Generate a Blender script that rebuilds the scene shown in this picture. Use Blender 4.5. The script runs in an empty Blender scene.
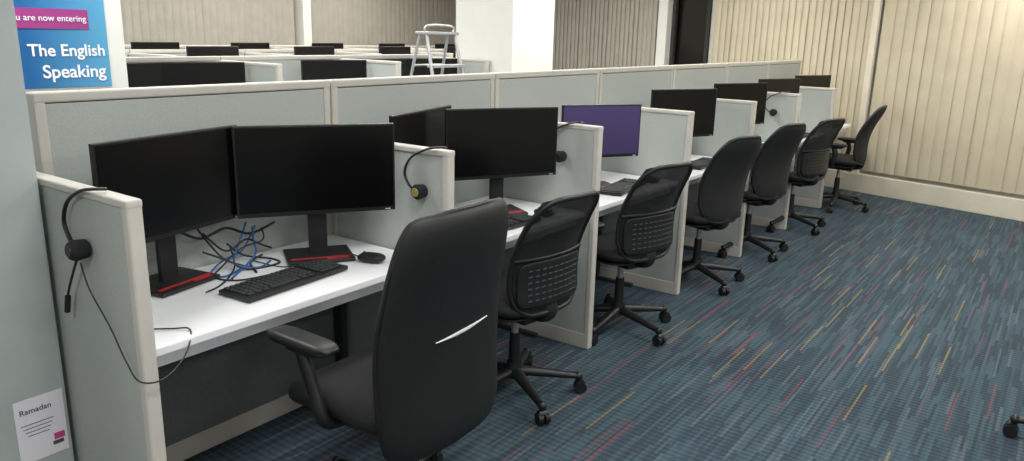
import bpy, bmesh, math, random
from mathutils import Vector, Matrix
random.seed(4)
scene=bpy.context.scene
C=bpy.context.collection

# ------------------------------------------------------------ materials
def lin(c):
    return tuple(((v/255)/12.92 if v/255<=0.04045 else ((v/255+0.055)/1.055)**2.4) for v in c)+(1,)
def mat(name,rgb,rough=0.6,metal=0.0,noise=0.0,nscale=60,bump=0.0,spec=0.5,emit=0,trans=0):
    m=bpy.data.materials.new(name); m.use_nodes=True
    nt=m.node_tree; b=nt.nodes['Principled BSDF']
    b.inputs['Roughness'].default_value=rough; b.inputs['Metallic'].default_value=metal
    b.inputs['Specular IOR Level'].default_value=spec
    col=lin(rgb)
    b.inputs['Base Color'].default_value=col
    if emit:
        b.inputs['Emission Color'].default_value=col; b.inputs['Emission Strength'].default_value=emit
    if noise or bump:
        tc=nt.nodes.new('ShaderNodeTexCoord'); n=nt.nodes.new('ShaderNodeTexNoise')
        n.inputs['Scale'].default_value=nscale; n.inputs['Detail'].default_value=5
        nt.links.new(tc.outputs['Object'],n.inputs['Vector'])
        if noise:
            r=nt.nodes.new('ShaderNodeValToRGB')
            r.color_ramp.elements[0].position=0.3; r.color_ramp.elements[1].position=0.7
            r.color_ramp.elements[0].color=tuple(max(0,x*(1-noise)) for x in col[:3])+(1,)
            r.color_ramp.elements[1].color=tuple(min(1,x*(1+noise)) for x in col[:3])+(1,)
            nt.links.new(n.outputs['Fac'],r.inputs['Fac']); nt.links.new(r.outputs['Color'],b.inputs['Base Color'])
        if bump:
            bp=nt.nodes.new('ShaderNodeBump'); bp.inputs['Strength'].default_value=bump; bp.inputs['Distance'].default_value=0.002
            nt.links.new(n.outputs['Fac'],bp.inputs['Height']); nt.links.new(bp.outputs['Normal'],b.inputs['Normal'])
    if trans:
        out=nt.nodes['Material Output']; t=nt.nodes.new('ShaderNodeBsdfTransparent'); mx=nt.nodes.new('ShaderNodeMixShader')
        mx.inputs[0].default_value=trans
        nt.links.new(b.outputs[0],mx.inputs[1]); nt.links.new(t.outputs[0],mx.inputs[2]); nt.links.new(mx.outputs[0],out.inputs['Surface'])
    return m

M_fabric=mat('partition_fabric',(170,175,171),0.9,noise=0.07,nscale=180,bump=0.4)
M_modesty=mat('modesty_panel_shade_grey',(98,104,103),0.8,noise=0.06,nscale=60)  # grey darkened so the panel colour carries the shadow under the desks
M_cap=mat('partition_trim',(192,188,180),0.45,noise=0.06,nscale=8)
M_dark=mat('dark_gap',(45,45,45),0.8)
M_desk=mat('desk_laminate',(238,239,241),0.35,noise=0.02,nscale=5)
M_steel=mat('desk_steel',(60,62,64),0.5,metal=0.4)
M_black=mat('black_plastic',(22,23,24),0.45,noise=0.2,nscale=30)
M_leather=mat('black_leather',(23,25,25),0.55,noise=0.15,nscale=90,bump=0.25,spec=0.4)
M_seat=mat('black_fabric',(24,25,26),0.85,noise=0.25,nscale=200,bump=0.4)
M_mesh=mat('mesh_fabric',(24,25,27),0.8,noise=0.3,nscale=300,trans=0.2)
M_slot=mat('grey_slot',(70,73,75),0.6)
M_silver=mat('pale_silver',(222,225,228),0.35,metal=0.0)
M_screen=mat('screen_glass',(7,7,8),0.22,spec=0.35)
M_bezel=mat('monitor_bezel',(14,14,15),0.4)
M_red=mat('red_accent',(175,35,42),0.4)
M_key=mat('keycap',(40,42,44),0.5)
M_blue=mat('blue_cable',(50,95,150),0.5)
M_yellow=mat('yellow_cable',(205,175,60),0.5)
M_foam=mat('ear_foam',(28,28,30),0.95,bump=0.5,nscale=200)
M_gold=mat('label_olive',(150,140,80),0.6)
M_wall=mat('painted_wall',(200,197,190),0.8,noise=0.04,nscale=3)
M_col=mat('column_paint',(168,175,173),0.6,noise=0.09,nscale=4)
M_colw=mat('white_column_paint',(228,228,222),0.6,noise=0.03,nscale=4)
M_ceil=mat('ceiling_tile',(222,222,218),0.9,noise=0.03,nscale=40)
M_blind=mat('blind_fabric_cream',(194,184,161),0.8,noise=0.07,nscale=4)
M_blindg=mat('blind_fabric_grey',(168,162,152),0.8,noise=0.06,nscale=6)
M_base=mat('skirting_paint',(215,208,190),0.5,noise=0.05,nscale=6)
M_alu=mat('aluminium',(175,177,180),0.35,metal=0.6)
M_paper=mat('paper',(225,222,228),0.8,noise=0.01)
M_ink=mat('ink',(70,70,80),0.8)
M_pink=mat('pink_ink',(190,70,130),0.7)
M_magenta=mat('magenta_banner',(150,50,125),0.6)
M_white=mat('white_print',(240,240,245),0.6)
M_tube=mat('troffer_panel',(255,255,250),0.5,emit=3)
M_glass=mat('door_dark_glass',(22,20,18),0.15)

def gradient_mat(name,c0,c1,axis,lo,hi,emit=0,rough=0.4):
    m=bpy.data.materials.new(name); m.use_nodes=True; nt=m.node_tree; b=nt.nodes['Principled BSDF']
    tc=nt.nodes.new('ShaderNodeTexCoord'); s=nt.nodes.new('ShaderNodeSeparateXYZ'); mr=nt.nodes.new('ShaderNodeMapRange'); r=nt.nodes.new('ShaderNodeValToRGB')
    nt.links.new(tc.outputs['Object'],s.inputs[0]); nt.links.new(s.outputs[axis],mr.inputs['Value'])
    mr.inputs['From Min'].default_value=lo; mr.inputs['From Max'].default_value=hi
    nt.links.new(mr.outputs[0],r.inputs['Fac'])
    r.color_ramp.elements[0].color=lin(c0); r.color_ramp.elements[1].color=lin(c1)
    nt.links.new(r.outputs[0],b.inputs['Base Color']); b.inputs['Roughness'].default_value=rough
    if emit:
        nt.links.new(r.outputs[0],b.inputs['Emission Color']); b.inputs['Emission Strength'].default_value=emit
    return m
M_poster=gradient_mat('poster_blue_print',(10,90,150),(85,160,200),'X',-0.1,0.25)
M_lock=gradient_mat('purple_lock_screen',(50,42,78),(64,55,98),'Z',0.15,0.5,emit=0.2)

def carpet():
    m=bpy.data.materials.new('striped_carpet'); m.use_nodes=True; nt=m.node_tree; N=nt.nodes; L=nt.links
    b=N['Principled BSDF']; b.inputs['Roughness'].default_value=0.95; b.inputs['Specular IOR Level'].default_value=0.2
    tc=N.new('ShaderNodeTexCoord'); s=N.new('ShaderNodeSeparateXYZ'); L.new(tc.outputs['Object'],s.inputs[0])
    def math_(op,a,b_=None):
        n=N.new('ShaderNodeMath'); n.operation=op
        for i,v in enumerate((a,b_)):
            if v is None: continue
            if isinstance(v,(int,float)): n.inputs[i].default_value=v
            else: L.new(v,n.inputs[i])
        return n.outputs[0]
    def cells(wy,lx,seed):
        row=math_('FLOOR',math_('DIVIDE',s.outputs['Y'],wy))
        w1=N.new('ShaderNodeTexWhiteNoise'); w1.noise_dimensions='1D'; L.new(math_('ADD',row,seed),w1.inputs['W'])
        col=math_('FLOOR',math_('ADD',math_('DIVIDE',s.outputs['X'],lx),math_('MULTIPLY',w1.outputs['Value'],7)))
        cv=N.new('ShaderNodeCombineXYZ'); L.new(row,cv.inputs[0]); L.new(col,cv.inputs[1]); cv.inputs[2].default_value=seed
        w2=N.new('ShaderNodeTexWhiteNoise'); w2.noise_dimensions='3D'; L.new(cv.outputs[0],w2.inputs['Vector'])
        return w2.outputs['Value']
    def ramp(f,els,inter='CONSTANT'):
        r=N.new('ShaderNodeValToRGB'); cr=r.color_ramp; cr.interpolation=inter
        while len(cr.elements)<len(els): cr.elements.new(0.5)
        for e,(p,c) in zip(cr.elements,els): e.position=p; e.color=c
        L.new(f,r.inputs['Fac']); return r.outputs['Color']
    base=ramp(cells(0.013,0.28,3.3),[(0,lin((54,66,75))),(0.3,lin((61,77,86))),(0.55,lin((67,84,92))),(0.8,lin((57,70,81))),(0.95,lin((82,92,98)))])
    big=cells(0.009,0.45,9.1)
    colr=ramp(big,[(0,lin((122,70,82))),(0.018,lin((142,120,78))),(0.032,lin((98,76,103))),(0.045,lin((84,108,118))),(0.058,(0,0,0,1))])
    msk=math_('LESS_THAN',big,0.058)
    mx=N.new('ShaderNodeMix'); mx.data_type='RGBA'; L.new(math_('MULTIPLY',msk,0.6),mx.inputs[0]); L.new(base,mx.inputs[6]); L.new(colr,mx.inputs[7])
    rib=math_('SINE',math_('MULTIPLY',s.outputs['X'],2*math.pi/0.032))
    ns=N.new('ShaderNodeTexNoise'); ns.inputs['Scale'].default_value=2.2; ns.inputs['Detail'].default_value=7; L.new(tc.outputs['Object'],ns.inputs['Vector'])
    fac=math_('ADD',math_('MULTIPLY',rib,0.18),math_('ADD',math_('MULTIPLY',ns.outputs['Fac'],0.5),0.72))
    m2=N.new('ShaderNodeVectorMath'); m2.operation='SCALE'; L.new(mx.outputs[2],m2.inputs[0]); L.new(fac,m2.inputs['Scale'])
    L.new(m2.outputs[0],b.inputs['Base Color'])
    bp=N.new('ShaderNodeBump'); bp.inputs['Strength'].default_value=0.2; bp.inputs['Distance'].default_value=0.003
    L.new(rib,bp.inputs['Height']); L.new(bp.outputs[0],b.inputs['Normal'])
    return m
M_carpet=carpet()

# ------------------------------------------------------------ mesh builder
SWAP=Matrix(((1,0,0,0),(0,0,1,0),(0,1,0,0),(0,0,0,1)))
class MB:
    def __init__(s): s.v=[];s.f=[];s.mi=[];s.sm=[];s.mats=[]
    def m(s,mt):
        if mt not in s.mats: s.mats.append(mt)
        return s.mats.index(mt)
    def add(s,vs,fs,mt,smooth=False,M=None):
        o=len(s.v); k=s.m(mt)
        for p in vs:
            p=Vector(p)
            if M is not None: p=M@p
            s.v.append(p)
        for f in fs: s.f.append([i+o for i in f]); s.mi.append(k); s.sm.append(smooth)
    def addbm(s,bm,mt,smooth=False,M=None):
        bm.verts.index_update()
        s.add([v.co.copy() for v in bm.verts],[[v.index for v in f.verts] for f in bm.faces],mt,smooth,M); bm.free()
    def box(s,c,size,mt,bevel=0,rot=None,M=None,seg=2):
        bm=bmesh.new(); bmesh.ops.create_cube(bm,size=1)
        for v in bm.verts: v.co=Vector((v.co.x*size[0],v.co.y*size[1],v.co.z*size[2]))
        if bevel: bmesh.ops.bevel(bm,geom=bm.edges[:],offset=bevel,segments=seg,affect='EDGES',profile=0.6)
        T=Matrix.Translation(c)
        if rot: T=T@Matrix.Rotation(rot[0],4,rot[1])
        if M is not None: T=M@T
        s.addbm(bm,mt,False,T)
    def cyl(s,p0,p1,r0,r1,mt,seg=16,M=None,cap=True,sy=1):
        p0=Vector(p0);p1=Vector(p1); d=(p1-p0).normalized()
        a=Vector((0,0,1)) if abs(d.z)<0.9 else Vector((0,1,0))
        x=d.cross(a).normalized(); y=d.cross(x)
        vs=[]
        for p,r in ((p0,r0),(p1,r1)):
            for i in range(seg):
                t=2*math.pi*i/seg; vs.append(p+x*math.cos(t)*r+y*math.sin(t)*r*sy)
        s.add(vs,[[i,(i+1)%seg,seg+(i+1)%seg,seg+i] for i in range(seg)],mt,True,M)
        if cap: s.add(vs,[list(range(seg))[::-1],list(range(seg,2*seg))],mt,False,M)
    def tube(s,pts,r,mt,seg=8,M=None,sub=6,closed=False,sx=1):
        P=[Vector(p) for p in pts]; Q=[]; n=len(P)
        rng=range(n) if closed else range(n-1)
        for i in rng:
            if closed: a,b,c,d=P[i-1],P[i],P[(i+1)%n],P[(i+2)%n]
            else: a,b,c,d=P[max(i-1,0)],P[i],P[i+1],P[min(i+2,n-1)]
            for k in range(sub):
                t=k/sub; Q.append(0.5*((2*b)+(-a+c)*t+(2*a-5*b+4*c-d)*t*t+(-a+3*b-3*c+d)*t**3))
        if not closed: Q.append(P[-1])
        m=len(Q); vs=[]; prev=None
        for i,q in enumerate(Q):
            if closed: d=(Q[(i+1)%m]-Q[i-1]).normalized()
            else: d=(Q[min(i+1,m-1)]-Q[max(i-1,0)]).normalized()
            if prev is None:
                a=Vector((0,0,1)) if abs(d.z)<0.9 else Vector((0,1,0)); x=d.cross(a).normalized()
            else: x=(prev-d*prev.dot(d)).normalized()
            prev=x; y=d.cross(x)
            for k in range(seg):
                t=2*math.pi*k/seg; vs.append(q+x*math.cos(t)*r*sx+y*math.sin(t)*r)
        fs=[]
        for i in range(m if closed else m-1):
            j=(i+1)%m
            for k in range(seg): fs.append([i*seg+k,i*seg+(k+1)%seg,j*seg+(k+1)%seg,j*seg+k])
        s.add(vs,fs,mt,True,M)
        if not closed: s.add(vs,[list(range(seg))[::-1],list(range((m-1)*seg,m*seg))],mt,False,M)
    def pillow(s,W,H,T,mt,fn=None,M=None,n=18,p=6,wf=None,rc=0.22):
        vs=[];idx={}
        st=[math.sin(math.pi/2*(-1+2*i/n)) for i in range(n+1)]
        for sg in (1,-1):
            for j,v in enumerate(st):
                for i,u in enumerate(st):
                    edge=(i in(0,n)) or (j in(0,n))
                    if sg==-1 and edge: idx[(sg,i,j)]=idx[(1,i,j)]; continue
                    x=u*W/2*(1-rc*abs(v)**8); z=v*H/2*(1-rc*0.6*abs(u)**8)
                    if wf: x*=wf(v)
                    e=math.sqrt(max(0,1-abs(u)**p))*math.sqrt(max(0,1-abs(v)**p))
                    y=sg*T/2*e
                    q=Vector((x,y,z))
                    if fn: q=fn(q,u,v)
                    idx[(sg,i,j)]=len(vs); vs.append(q)
        fs=[]
        for sg in (1,-1):
            for j in range(n):
                for i in range(n):
                    f=[idx[(sg,i,j)],idx[(sg,i+1,j)],idx[(sg,i+1,j+1)],idx[(sg,i,j+1)]]
                    fs.append(f[::-1] if sg==1 else f)
        s.add(vs,fs,mt,True,M)
    def sphere(s,c,r,mt,M=None,sc=(1,1,1)):
        bm=bmesh.new(); bmesh.ops.create_uvsphere(bm,u_segments=16,v_segments=10,radius=r)
        T=Matrix.Translation(c)@Matrix.Diagonal((*sc,1))
        if M is not None:T=M@T
        s.addbm(bm,mt,True,T)
    def mesh(s,name):
        me=bpy.data.meshes.new(name); me.from_pydata([tuple(v) for v in s.v],[],s.f)
        for mt in s.mats: me.materials.append(mt)
        me.polygons.foreach_set('material_index',s.mi); me.polygons.foreach_set('use_smooth',s.sm)
        me.update(); return me
    def obj(s,name,loc=(0,0,0),rz=0): return place(s.mesh(name+'_mesh'),name,loc,rz)
def place(me,name,loc=(0,0,0),rz=0):
    o=bpy.data.objects.new(name,me); o.location=loc; o.rotation_euler=(0,0,math.radians(rz)); C.objects.link(o); return o

# ------------------------------------------------------------ room
CEIL=2.75
def simple(name,x0,x1,y0,y1,z0,z1,mt,bevel=0):
    b=MB(); b.box(((x0+x1)/2,(y0+y1)/2,(z0+z1)/2),(x1-x0,y1-y0,z1-z0),mt,bevel); return b.obj(name)
simple('floor',-3.2,11.6,-4.2,9.4,-0.1,0,M_carpet)
simple('ceiling',-3.2,11.6,-4.2,9.4,CEIL,CEIL+0.1,M_ceil)
simple('wall_left',-3.2,-3.0,-4.2,9.2,0,CEIL,M_wall)
simple('wall_front',-3.0,7.6,-4.2,-4.0,0,CEIL,M_wall)
BY=9.0
simple('wall_back',-3.0,11.4,BY,BY+0.2,0,CEIL,M_wall)
RO=(8.572,0.0); RANG=-math.degrees(math.atan(0.278))
b=MB()
b.box((0.1,-0.2,CEIL/2),(0.2,8.5,CEIL),M_wall)
b.box((0.1,7.0,CEIL/2),(0.2,4.7,CEIL),M_wall)
b.box((0.1,4.35,2.45),(0.2,0.62,0.6),M_wall)
b.obj('wall_right',(*RO,0),RANG)
b=MB()
b.box((0.06,4.35,1.07),(0.04,0.58,2.13),M_glass)
b.box((-0.01,4.07,1.075),(0.05,0.05,2.15),M_dark,0.004); b.box((-0.01,4.63,1.075),(0.05,0.05,2.15),M_dark,0.004)
b.box((-0.01,4.35,2.15),(0.05,0.61,0.05),M_dark,0.004)
b.cyl((0.0,4.18,0.95),(0.0,4.18,1.15),0.01,0.01,M_alu)
b.obj('door_1',(*RO,0),RANG)
b=MB(); b.box((-0.06,4.75,CEIL/2),(0.12,0.16,CEIL-0.002),M_colw,0.006); b.obj('trim_1',(*RO,0),RANG)
b=MB(); b.box((-0.05,-0.05,0.1),(0.1,8.0,0.2),M_base,0.006); b.obj('baseboard_right',(*RO,0),RANG)
b=MB(); b.box((3.5,BY-0.05,0.1),(14.0,0.1,0.2),M_base,0.006); b.obj('baseboard_back')

def blinds(name,length,mt,loc,rz,pitch=0.085,ang=12,z0=0.24,z1=2.6,jit=4):
    b=MB(); n=int(length/pitch)
    for i in range(n):
        y=(i+0.5)*pitch; a=math.radians(ang+random.uniform(-jit,jit)); a2=a+math.radians(random.uniform(-jit,jit)*0.7)
        w=pitch*1.12; sh=random.uniform(-0.006,0.006)
        vs=[];fs=[]
        for k in range(7):
            t=(k/6-0.5); off=0.009*(1-(2*t)**2)
            vs.append((math.sin(a2)*w*t-off,y+sh+math.cos(a2)*w*t,z0+random.uniform(0,0.004)))
            vs.append((math.sin(a)*w*t-off,y+math.cos(a)*w*t,z1))
        for k in range(6): fs.append([2*k,2*k+2,2*k+3,2*k+1])
        b.add(vs,fs,mt,True)
    b.box((0,length/2,z1+0.025),(0.05,length,0.05),M_colw,0.004)
    return b.obj(name,loc,rz)
th=math.radians(RANG); tdir=Vector((-math.sin(th),math.cos(th))); ndir=Vector((-math.cos(th),-math.sin(th)))
def rw(s,off): p=Vector(RO)+tdir*s+ndir*off; return (p.x,p.y,0)
blinds('vertical_blinds',5.8,M_blind,rw(-3.95,0.06),RANG,pitch=0.115,ang=4.5,jit=3)
blinds('vertical_blinds',2.1,M_blind,rw(1.90,0.06),RANG,pitch=0.085,ang=8,jit=3)
blinds('vertical_blinds',4.2,M_blindg,rw(4.9,0.06),RANG,pitch=0.085,ang=8,jit=3)
blinds('vertical_blinds',3.4,M_blindg,(7.1,BY-0.08,0),90,pitch=0.1,ang=9,jit=3)
blinds('vertical_blinds',3.2,M_blindg,(10.6,BY-0.08,0),90,pitch=0.1,ang=9,jit=3)
blinds('vertical_blinds',5.0,M_blindg,(3.6,BY-0.08,0),90,pitch=0.1,ang=9,jit=3)
b=MB(); b.box((7.25,BY-0.1,CEIL/2),(0.14,0.19,CEIL-0.002),M_colw,0.004); b.obj('trim_2')
b=MB(); b.box((-0.06,1.875,CEIL/2),(0.05,0.07,CEIL-0.002),M_base,0.006); b.obj('trim_3',(*RO,0),RANG)

simple('structural_column',0.35,0.94,2.33,2.93,0,CEIL-0.001,M_col,0.008)
simple('structural_column',1.3,1.95,3.7,4.3,0,CEIL-0.001,M_colw,0.008)
simple('structural_column',5.55,6.2,4.03,4.68,0,CEIL-0.001,M_colw,0.008)

def text(body,size,mt,loc,rot,parent,name,width=None,bold=0.0):
    cu=bpy.data.curves.new(name,'FONT'); cu.body=body; cu.size=size; cu.extrude=0.0006; cu.offset=bold
    cu.materials.append(mt)
    o=bpy.data.objects.new(name,cu); C.objects.link(o)
    bpy.context.view_layer.update()
    if width:
        k=width/max(o.dimensions.x,1e-4); o.scale=(k,k,1)
    o.location=loc; o.rotation_euler=rot; o.parent=parent
    return o
b=MB(); b.box((0,0,-0.02),(0.5,0.006,0.66),M_poster,0.001); b.box((-0.02,-0.0045,-0.05),(0.38,0.003,0.085),M_magenta)
for i,(x,z,w) in enumerate(((-0.02,0.26,0.3),(0.03,0.22,0.25),(0.0,0.18,0.2))): b.box((x,-0.0045,z),(w,0.002,0.018),M_white)
post=b.obj('wall_poster',(1.615,3.696,1.665))
R=(math.radians(90),0,0)
text('You are now entering',0.05,M_white,(-0.175,-0.0075,-0.060),R,post,'banner_text',0.335)
text('The English',0.08,M_white,(-0.1,-0.005,-0.21),R,post,'headline_1',0.33,0.0012)
text('Speaking',0.08,M_white,(-0.05,-0.005,-0.305),R,post,'headline_2',0.275,0.0012)
b=MB(); b.box((0,0,0),(0.135,0.002,0.2),M_paper)
b.box((0.045,-0.0015,-0.045),(0.03,0.001,0.02),M_pink)
b.box((0.04,-0.0015,-0.065),(0.03,0.001,0.012),M_ink)
for i in range(4): b.box((-0.01,-0.0015,0.02-i*0.012),(0.09-0.01*i,0.001,0.002),M_ink)
ns=b.obj('notice_sheet',(0.860,2.328,0.43)); 
text('Ramadan',0.025,M_ink,(-0.055,-0.002,0.055),R,ns,'title',0.085)
b=MB(); b.box((0,0,0),(0.3,0.004,0.2),M_paper,0.001)
for i in range(4): b.box((0,-0.003,0.05-i*0.03),(0.24,0.002,0.008),M_ink)
b.obj('notice_sheet',(5.9,4.027,2.05))

# ------------------------------------------------------------ cubicles
XJ=[0.972,2.17,3.30,4.42,5.55,6.67,7.80]
YF=1.845; YS=2.53; SH=1.395; WH=1.17
def wing_mesh(H=WH,L=YS-0.03-YF):
    b=MB(); t=0.04
    b.box((0,0.03+(L-0.034)/2,H/2+0.005),(t-0.008,L-0.04,H-0.05),M_fabric)
    b.box((0,L/2,H-0.012),(t+0.005,L,0.024),M_cap,0.008,seg=3)
    b.box((0,0.0165,(H-0.012)/2),(t+0.003,0.031,H-0.012),M_cap,0.009,seg=3)
    b.box((0,L/2+0.01,0.04),(t,L-0.026,0.08),M_cap,0.003)
    b.box((0,L-0.0135,H/2),(t-0.002,0.024,H-0.02),M_cap,0.004)
    return b.mesh('wing_partition_mesh')
def spine_mesh(w,H=SH):
    b=MB(); t=0.05
    b.box((w/2,0,H/2+0.01),(w-0.05,t-0.008,H-0.09),M_fabric)
    b.box((w/2,0,H-0.016),(w-0.006,t+0.006,0.032),M_cap,0.009,seg=3)
    for x in (0.021,w-0.021): b.box((x,0,(H-0.009)/2),(0.034,t+0.002,H-0.009),M_cap,0.008,seg=2)
    b.box((w/2,0,0.05),(w-0.08,t,0.1),M_cap,0.003)
    b.box((w/2,0,0.72),(w-0.08,t-0.002,0.02),M_cap,0.003)
    return b.mesh('spine_partition_mesh')
def desk_mesh(w,d=0.6,inset=0.0):
    b=MB()
    b.box((w/2,d/2+inset/2,0.7265),(w,d-inset,0.027),M_desk,0.005)
    b.box((w/2,0.05+inset,0.69),(w-0.04,0.03,0.046),M_desk,0.003)
    for x in (0.03,w-0.03):
        b.box((x,d/2,0.695),(0.03,d-0.14,0.035),M_steel,0.003)
        b.box((x,d-0.07,0.345),(0.03,0.05,0.68),M_steel,0.003)
        b.box((x,d/2+0.1,0.012),(0.03,d-0.3,0.024),M_steel,0.003)
    b.box((w/2,d-0.028,0.41),(w-0.01,0.018,0.60),M_modesty,0.002)
    return b.mesh('desk_mesh')
wm=wing_mesh()
place(wing_mesh(L=YS-0.03-1.875),'cubicle_wing_partition',(XJ[0],1.875,0))
for x in XJ[1:]: place(wm,'cubicle_wing_partition',(x,YF,0))
xs=XJ+[8.90]
for i in range(7):
    w=xs[i+1]-xs[i]
    e=0.05 if i==0 else 0
    place(spine_mesh(w-e),'cubicle_spine_partition',(xs[i]+e,YS,0))
    place(desk_mesh(w-0.05,inset=0.02 if i==0 else 0),'office_desk',(xs[i]+0.025,1.9,0))
sm=spine_mesh(1.12); dm=desk_mesh(1.07)
for i in range(2,7): 
    place(wm,'cubicle_wing_partition',(xs[i]+0.02,2*YS-YF,0),180)
    place(dm,'office_desk',(xs[i]+1.1,2*YS-1.9,0),180)
wt=wing_mesh(H=1.37)
rows=[(4.95,2.15,3),(6.45,2.3,5),(7.9,2.6,6)]
# ------------------------------------------------------------ monitors
def monitor_mesh(w=0.58,h=0.335,z0=0.185,screen=M_screen):
    b=MB(); zc=z0+h/2
    b.box((0,0,zc),(w,0.018,h),M_bezel,0.004)
    b.box((0,-0.0095,zc+0.004),(w-0.016,0.002,h-0.026),screen)
    b.box((0,0.018,zc-0.01),(w*0.62,0.03,h*0.6),M_black,0.01)
    b.box((0,0.045,zc-0.04),(0.09,0.03,0.1),M_black,0.006)
    b.box((0,0.065,(zc)/2),(0.07,0.022,zc),M_black,0.005)
    b.box((0,0.055,0.008),(0.25,0.2,0.014),M_black,0.005)
    b.box((0.0,-0.010,0.0155),(0.22,0.014,0.002),M_red)
    b.box((0.06,-0.026,0.0155),(0.08,0.018,0.002),M_red)
    b.box((w/2-0.03,-0.0105,z0+0.007),(0.02,0.001,0.003),M_silver)
    return b.mesh('computer_monitor_mesh')
mm=monitor_mesh(); mtall=monitor_mesh(z0=0.30,h=0.33,w=0.54); mhigh=monitor_mesh(z0=0.36,h=0.33,w=0.54); mlock=monitor_mesh(w=0.5,h=0.3,screen=M_lock)
def mon(me,x,y,dx,dy,z=0.741): return place(me,'computer_monitor',(x,y,z),math.degrees(math.atan2(dy,dx)))
mon(mm,1.355,2.345,0.566,0.12)
mon(mm,1.85,2.225,0.505,-0.318)
mon(mm,2.55,2.34,0.5,0.14)
mon(mm,2.92,2.165,0.49,-0.27)
mon(mlock,3.82,2.14,0.38,-0.24)
mon(mm,5.02,2.17,0.54,-0.25)
mon(mm,6.12,2.17,0.54,-0.25)
mon(mm,7.2,2.2,0.54,-0.2)
mon(mm,8.3,2.2,0.54,-0.2)
for ri,(ys,x0,n) in enumerate(rows):
    for i in range(n):
        x=x0+i*1.12
        place(sm,'cubicle_spine_partition',(x,ys,0))
        place(wt,'cubicle_wing_partition',(x,ys-0.685,0))
        place(dm,'office_desk',(x+0.025,ys-0.63,0))
        if ri==0:
            if i!=1: mon(mtall,x+0.33,ys-0.24,1,0.15)
            mon(mtall,x+0.82,ys-0.28,1,-0.3)
        else:
            mon(mhigh,x+0.6,ys-0.3,1,0.1)
    place(wt,'cubicle_wing_partition',(x0+n*1.12,ys-0.685,0))

# ------------------------------------------------------------ keyboards, mouse
def keyboard_mesh():
    b=MB(); b.box((0,0,0.011),(0.45,0.15,0.016),M_black,0.004)
    for (y,n,p) in [(0.058,20,0.0213),(0.034,20,0.0213),(0.014,20,0.0213),(-0.006,20,0.0213),(-0.026,20,0.0213)]:
        for i in range(n):
            x=-0.2025+i*p
            if i in (14,): continue
            b.box((x,y,0.0215),(0.0178,0.0165,0.007),M_key,0.002,seg=1)
    for x,w in ((-0.195,0.026),(-0.163,0.024),(-0.133,0.024),(-0.05,0.125),(0.033,0.024),(0.064,0.024),(0.118,0.018),(0.139,0.018),(0.16,0.018),(0.19,0.035)):
        b.box((x,-0.048,0.0215),(w,0.0175,0.007),M_key,0.002,seg=1)
    return b.mesh('keyboard_mesh')
km=keyboard_mesh()
for x,y,r in ((1.605,2.115,4),(2.72,2.03,-3),(3.93,2.04,8),(5.08,2.03,3),(6.2,2.0,0),(7.3,2.0,0),(8.35,2.0,0)):
    place(km,'keyboard',(x,y,0.7405),r)
def mouse_mesh():
    b=MB()
    b.pillow(0.062,0.108,0.036,M_black,M=Matrix.Translation((0,0,0.018))@Matrix.Rotation(math.radians(90),4,'X'),n=10,p=3,rc=0.35)
    b.cyl((-0.004,0.03,0.034),(0.004,0.03,0.034),0.006,0.006,M_slot)
    return b.mesh('computer_mouse_mesh')
ms=mouse_mesh()
for x,y,r in ((1.965,2.07,20),(3.05,2.0,0),(4.22,2.0,0),(5.38,2.0,0)): place(ms,'computer_mouse',(x,y,0.7405),r)
b=MB(); Z=0.745
b.tube([(1.45,2.44,0.95),(1.52,2.44,0.84),(1.56,2.40,Z+0.03),(1.62,2.34,Z),(1.60,2.28,Z),(1.66,2.40,Z),(1.75,2.45,Z)],0.004,M_black)
b.tube([(1.70,2.47,0.88),(1.67,2.45,0.85),(1.62,2.42,0.80),(1.57,2.36,Z+0.02),(1.64,2.32,Z),(1.72,2.36,Z)],0.004,M_blue)
b.tube([(1.72,2.46,0.86),(1.70,2.43,0.82),(1.68,2.39,0.78),(1.62,2.36,Z+0.01),(1.55,2.32,Z),(1.50,2.28,Z)],0.004,M_blue)
b.tube([(1.74,2.47,0.86),(1.66,2.45,0.78),(1.56,2.42,0.77),(1.48,2.38,Z),(1.50,2.32,Z),(1.6,2.36,Z)],0.0035,M_blue)
b.tube([(1.76,2.46,0.85),(1.72,2.40,0.82),(1.64,2.42,0.80),(1.54,2.40,Z+0.01),(1.47,2.34,Z),(1.50,2.25,Z),(1.6,2.22,Z),(1.63,2.21,Z)],0.003,M_black)
b.tube([(1.965,2.13,Z),(1.97,2.2,Z),(1.82,2.22,Z),(1.70,2.26,Z),(1.68,2.42,Z)],0.0022,M_black)
b.tube([(1.5,2.44,0.88),(1.58,2.43,0.80),(1.66,2.42,0.83),(1.74,2.44,0.79),(1.8,2.46,0.76)],0.004,M_black)
b.tube([(1.42,2.45,0.9),(1.5,2.45,0.86),(1.6,2.45,0.88),(1.7,2.45,0.84),(1.82,2.46,0.86)],0.005,M_black)
b.tube([(1.48,2.42,0.82),(1.55,2.37,0.78),(1.6,2.33,Z),(1.72,2.31,Z),(1.74,2.38,Z),(1.66,2.44,Z+0.02),(1.6,2.45,0.82)],0.004,M_black)
b.tube([(1.36,2.22,Z),(1.42,2.24,Z),(1.5,2.3,Z),(1.58,2.38,Z+0.01),(1.62,2.46,0.8)],0.003,M_black)
b.obj('cable_bundle')
b=MB()
b.tube([(2.45,2.44,0.9),(2.38,2.40,0.80),(2.42,2.3,Z),(2.52,2.24,Z),(2.62,2.3,Z),(2.7,2.42,Z)],0.004,M_yellow)
b.tube([(2.6,2.44,0.9),(2.5,2.40,0.80),(2.55,2.3,Z),(2.66,2.22,Z),(2.72,2.12,Z)],0.003,M_black)
b.tube([(2.8,2.44,0.8),(2.7,2.38,Z),(2.58,2.34,Z),(2.4,2.2,Z)],0.004,M_yellow)
b.obj('cable_bundle')

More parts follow.
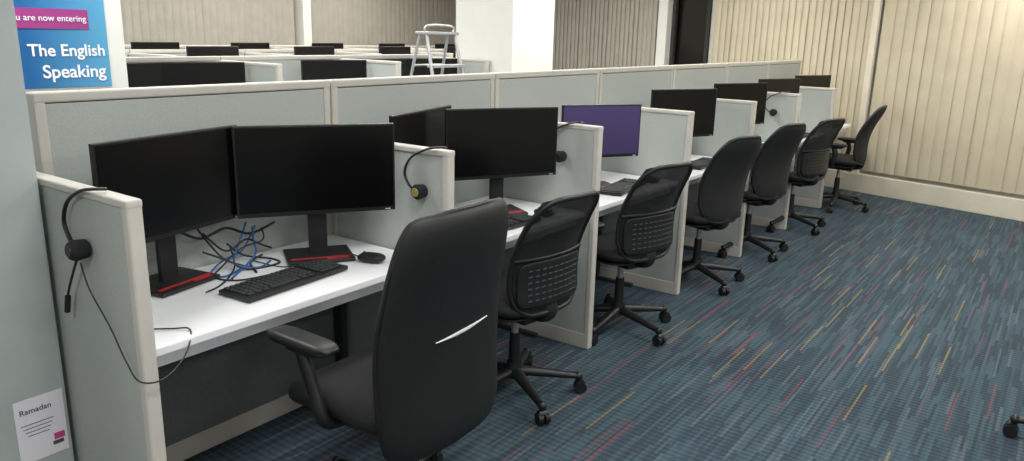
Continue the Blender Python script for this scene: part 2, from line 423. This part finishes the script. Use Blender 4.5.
# ------------------------------------------------------------ headsets
def headset(loc,label=None,boom=True,cable=None):
    b=MB(); x=-0.035
    b.tube([(0.0,0.0,0.01),(-0.03,0.015,0.012),(x,0.07,0.0),(x,0.15,-0.04),(x,0.185,-0.10),(x,0.16,-0.15),(x,0.12,-0.165)],0.0045,M_black,sx=1.5)
    b.cyl((x+0.012,0.10,-0.165),(x-0.022,0.10,-0.165),0.026,0.03,M_foam,20)
    b.cyl((x-0.022,0.10,-0.165),(x-0.034,0.10,-0.165),0.03,0.022,M_foam,20)
    b.cyl((x-0.034,0.10,-0.165),(x-0.0375,0.10,-0.165),0.018,0.016,label or M_black,20)
    if boom:
        b.tube([(x-0.01,0.11,-0.19),(x-0.008,0.15,-0.24),(x-0.008,0.19,-0.30),(x-0.008,0.205,-0.335)],0.0035,M_black)
        b.cyl((x-0.008,0.2,-0.32),(x-0.008,0.215,-0.37),0.008,0.008,M_foam,12)
    if cable: b.tube(cable,0.0024,M_black,sub=8)
    return b.obj('headset',loc)
headset((XJ[0],2.01,WH),cable=[(-0.045,0.095,-0.2),(-0.045,0.06,-0.27),(-0.04,-0.02,-0.36),(-0.045,-0.10,-0.44),(-0.04,-0.15,-0.48),(0.02,-0.16,-0.49),(0.10,-0.13,-0.46),(0.17,-0.05,-0.425),(0.14,0.0,-0.424),(0.06,0.08,-0.424)])
headset((XJ[1],1.87,WH),label=M_gold,boom=False)
headset((XJ[2],1.95,WH),boom=False)
headset((XJ[5],1.95,WH),boom=False)

# ------------------------------------------------------------ chairs
def chair_base(b,a0=0.3):
    for k in range(5):
        a=2*math.pi*k/5+a0; dx,dy=math.cos(a),math.sin(a)
        b.cyl((dx*0.03,dy*0.03,0.115),(dx*0.30,dy*0.30,0.08),0.03,0.017,M_black,12,sy=0.8)
        b.sphere((dx*0.30,dy*0.30,0.08),0.02,M_black)
        b.cyl((dx*0.30,dy*0.30,0.085),(dx*0.30,dy*0.30,0.04),0.009,0.009,M_black,10)
        px,py=-dy,dx
        for s in (-1,1):
            c=Vector((dx*0.31,dy*0.31,0.029)); q=Vector((px,py,0))
            b.cyl(c+q*s*0.006,c+q*s*0.026,0.029,0.027,M_black,18)
        b.cyl((dx*0.31-px*0.02,dy*0.31-py*0.02,0.046),(dx*0.31+px*0.02,dy*0.31+py*0.02,0.046),0.02,0.02,M_black,12)
    b.cyl((0,0,0.09),(0,0,0.16),0.045,0.035,M_black,20)
    b.cyl((0,0,0.16),(0,0,0.3),0.027,0.024,M_black,20)
    b.cyl((0,0,0.3),(0,0,0.41),0.016,0.016,M_alu,16)
    b.box((0,-0.01,0.415),(0.18,0.26,0.05),M_black,0.012)
    b.cyl((0.08,0.02,0.41),(0.27,0.04,0.405),0.006,0.006,M_black,8)
def chair_seat(b,W=0.5,D=0.48,T=0.095):
    def fn(q,u,v):
        q=q.copy(); q.y+= -0.03*max(0,v)**3 + 0.012*abs(u)**3
        return q
    b.pillow(W,D,T,M_seat,fn=fn,M=Matrix.Translation((0,0.03,0.475))@SWAP,rc=0.16)
    b.pillow(W-0.06,D-0.06,0.03,M_black,M=Matrix.Translation((0,0.03,0.435))@SWAP,rc=0.16,n=10)
def chair_arms(b,zt=0.665,pad=0.26,yo=0.02,xx=0.285):
    for s in (-1,1):
        x=s*xx
        b.tube([(s*0.15,0.02,0.43),(s*0.24,0.02,0.435),(x,0.01,0.47),(x+s*0.003,yo*0.6-0.01,0.56),(x,yo+0.01,zt-0.02)],0.018,M_black,sx=1.3,seg=10)
        b.box((x,yo-0.01,zt-0.022),(0.05,0.12,0.02),M_black,0.006)
        b.pillow(0.085,pad,0.036,M_black,M=Matrix.Translation((x,yo,zt))@SWAP,n=12,rc=0.3)
def outline(W,H,rc,wf,bend,n=32):
    pts=[]
    for k in range(n):
        a=2*math.pi*k/n; cu,cv=math.cos(a),math.sin(a)
        u=math.copysign(abs(cu)**0.4,cu); v=math.copysign(abs(cv)**0.4,cv)
        x=u*W/2*(1-rc*abs(v)**8)*wf(v); z=v*H/2*(1-rc*0.6*abs(u)**8)
        pts.append(bend(Vector((x,0,z)),u,v))
    return pts
def exec_chair():
    b=MB(); chair_base(b); chair_seat(b,0.52,0.5,0.11); chair_arms(b,0.70,0.28,0.09,0.29)
    H=0.76; W=0.54
    def bend(q,u,v):
        q=q.copy()
        q.y+= 0.045*abs(u)**2.4 - 0.06*((v+1)/2)**1.2 + 0.025*math.cos(v*2.2)
        return q
    M=Matrix.Translation((0,-0.24,0.742))
    def wf(v): return 1.0-0.14*max(0,(v+0.1)/1.1)**1.3 - 0.03*max(0,-v-0.2)**2
    b.pillow(W,H,0.085,M_leather,fn=bend,M=M,wf=wf,rc=0.09,n=26,p=8)
    b.tube(outline(W,H,0.09,wf,bend),0.007,M_black,M=M,closed=True,sub=3)
    sl=[]
    for k in range(9):
        t=k/8; x=-0.11+0.24*t; z=-0.01+0.015*t**1.6
        u=x/(W/2); v=z/(H/2)
        q=bend(Vector((x,0,z)),u,v); q.y-=0.0425*math.sqrt(max(0,1-abs(u)**8))+0.0008
        sl.append((q,0.001+0.0075*math.sin(math.pi*min(1,t*1.02))))
    vs=[];fs=[]
    for q,w in sl: vs+= [q+Vector((0,0.002,-w)),q+Vector((0,-0.003,0)),q+Vector((0,0.002,w))]
    for k in range(8): fs+= [[3*k,3*k+3,3*k+4,3*k+1],[3*k+1,3*k+4,3*k+5,3*k+2]]
    b.add(vs,fs,M_silver,True,M)  # pale crescent strip laid over the rear of the chair back
    b.tube([(0,-0.08,0.42),(0,-0.16,0.425),(0,-0.22,0.45)],0.028,M_black,sx=1.4,seg=12)
    return b.mesh('executive_office_chair_mesh')
def mesh_chair(H=0.52,solid=False,W=0.45,a0=0.75):
    b=MB(); chair_base(b,a0); chair_seat(b,0.47,0.45,0.075); chair_arms(b,0.65,0.22,0.0,0.275)
    def bend(q,u,v):
        q=q.copy()
        q.y+= 0.045*abs(u)**2.2 - 0.13*((v+1)/2)**1.2 + 0.03*math.cos(v*2.4)
        return q
    M=Matrix.Translation((0,-0.19,0.46+H/2))
    if solid: wf=lambda v: 0.84+0.14*math.cos((v+0.1)*1.2)
    else: wf=lambda v: 0.97-0.10*(v+1)/2-0.06*max(0,-v)**2
    rc=0.16 if solid else 0.07
    b.pillow(W,H,0.045 if solid else 0.014,M_seat if solid else M_mesh,fn=bend,M=M,wf=wf,rc=rc,n=22)
    b.tube(outline(W,H,rc,wf,bend),0.012,M_black,M=M,closed=True,sub=3)
    if not solid:
        W2=W/2;H2=H/2
        fl=lambda q,u,v:bend(Vector((q.x,0,q.z-0.12)),q.x/W2,(q.z-0.12)/H2)+Vector((0,q.y-0.016,0))
        b.pillow(W*0.86,0.2,0.012,M_black,fn=fl,M=M,n=14,rc=0.12)
        for r in range(6):
            for c in range(9):
                x=-0.14+c*0.035; z=-0.185+r*0.026
                q=bend(Vector((x,0,z)),x/W2,z/H2); q.y-=0.0235; b.box(tuple(q),(0.024,0.002,0.005),M_slot,M=M)
        b.tube([bend(Vector((W2*0.93*t,0,-0.01)),t*0.95,-0.01/H2)+Vector((0,-0.006,0)) for t in (-1,-0.5,0,0.5,1)],0.008,M_black,M=M)
    b.tube([(0,-0.08,0.42),(0,-0.17,0.42),(0,-0.205,0.45),(0,-0.20,0.50)],0.022,M_black,sx=1.8,seg=12)
    return b.mesh('mesh_office_chair_mesh')
ec=exec_chair(); mc=mesh_chair(); sc=mesh_chair(0.56,True,0.42)
place(ec,'executive_office_chair',(1.65,1.645,0),0)
place(mesh_chair(a0=0.55),'mesh_office_chair',(2.63,1.86,0),-8)
place(mesh_chair(a0=0.95),'mesh_office_chair',(3.66,1.88,0),-16)
place(sc,'office_chair',(4.76,1.88,0),-20)
place(sc,'office_chair',(5.74,1.88,0),-20)
place(mc,'mesh_office_chair',(6.78,1.86,0),-18)
place(sc,'office_chair',(7.95,1.76,0),0)
place(mc,'mesh_office_chair',(3.63,-0.325,0),191)

# ------------------------------------------------------------ step ladder
b=MB(); H=1.59
for s in (-1,1):
    b.cyl((s*0.24,-0.42,0),(s*0.15,-0.03,H),0.013,0.013,M_alu,8)
    b.cyl((s*0.24,0.42,0),(s*0.15,0.03,H),0.011,0.011,M_alu,8)
for k in range(1,7):
    t=k/7; y=-0.42+0.39*t; w=0.24-0.09*t
    b.box((0,y,H*t),(2*w,0.08,0.02),M_alu,0.003); b.cyl((-w,-y,H*t),(w,-y,H*t),0.008,0.008,M_alu,8)
b.box((0,0,H),(0.34,0.12,0.02),M_alu,0.005)
b.tube([(-0.15,-0.02,H),(-0.13,-0.02,H+0.05),(0.13,-0.02,H+0.05),(0.15,-0.02,H)],0.008,M_alu)
b.obj('step_ladder',(4.28,3.78,0),0)

# ------------------------------------------------------------ lights
def troffer(x,y,power,col):
    b=MB(); b.box((0,0,0),(1.2,0.6,0.03),M_colw,0.003); b.box((0,0,-0.0155),(1.14,0.54,0.003),M_tube)
    b.obj('ceiling_light',(x,y,CEIL-0.015))
    l=bpy.data.lights.new('troffer_lamp','AREA'); l.shape='RECTANGLE'; l.size=1.14; l.size_y=0.54; l.energy=power; l.color=col
    o=bpy.data.objects.new('troffer_lamp',l); o.location=(x,y,CEIL-0.04); C.objects.link(o)
for x in (-1.0,1.3,3.6,5.9,7.9):
    for y in (-2.0,0.6,3.2,5.4,7.6):  # rearmost lights are unseen, added to brighten the back wall blinds
        if x>7 and y<0: continue
        warm=x>5
        troffer(x,y,(31 if y<5 else 36),(1,0.96,0.88) if warm else (1,0.99,0.97))
w=bpy.data.worlds.new('world'); scene.world=w; w.use_nodes=True
w.node_tree.nodes['Background'].inputs[0].default_value=(0.8,0.9,1,1); w.node_tree.nodes['Background'].inputs[1].default_value=0.15
scene.view_settings.view_transform='Standard'; scene.view_settings.look='None'

# ------------------------------------------------------------ camera
a=math.radians(35.7); th=math.radians(14.43); r=math.radians(1.43)
fw=Vector((math.cos(a)*math.cos(th),math.sin(a)*math.cos(th),-math.sin(th)))
r0=Vector((math.sin(a),-math.cos(a),0)); u0=r0.cross(fw)
rt=r0*math.cos(r)+u0*math.sin(r); up=u0*math.cos(r)-r0*math.sin(r)
cd=bpy.data.cameras.new('camera'); cam=bpy.data.objects.new('camera',cd); C.objects.link(cam)
M=Matrix((rt,up,-fw)).transposed().to_4x4(); M.translation=Vector((0,0,1.6)); cam.matrix_world=M
cd.sensor_width=36; cd.lens=765/1024*36; cd.clip_start=0.05
scene.camera=cam
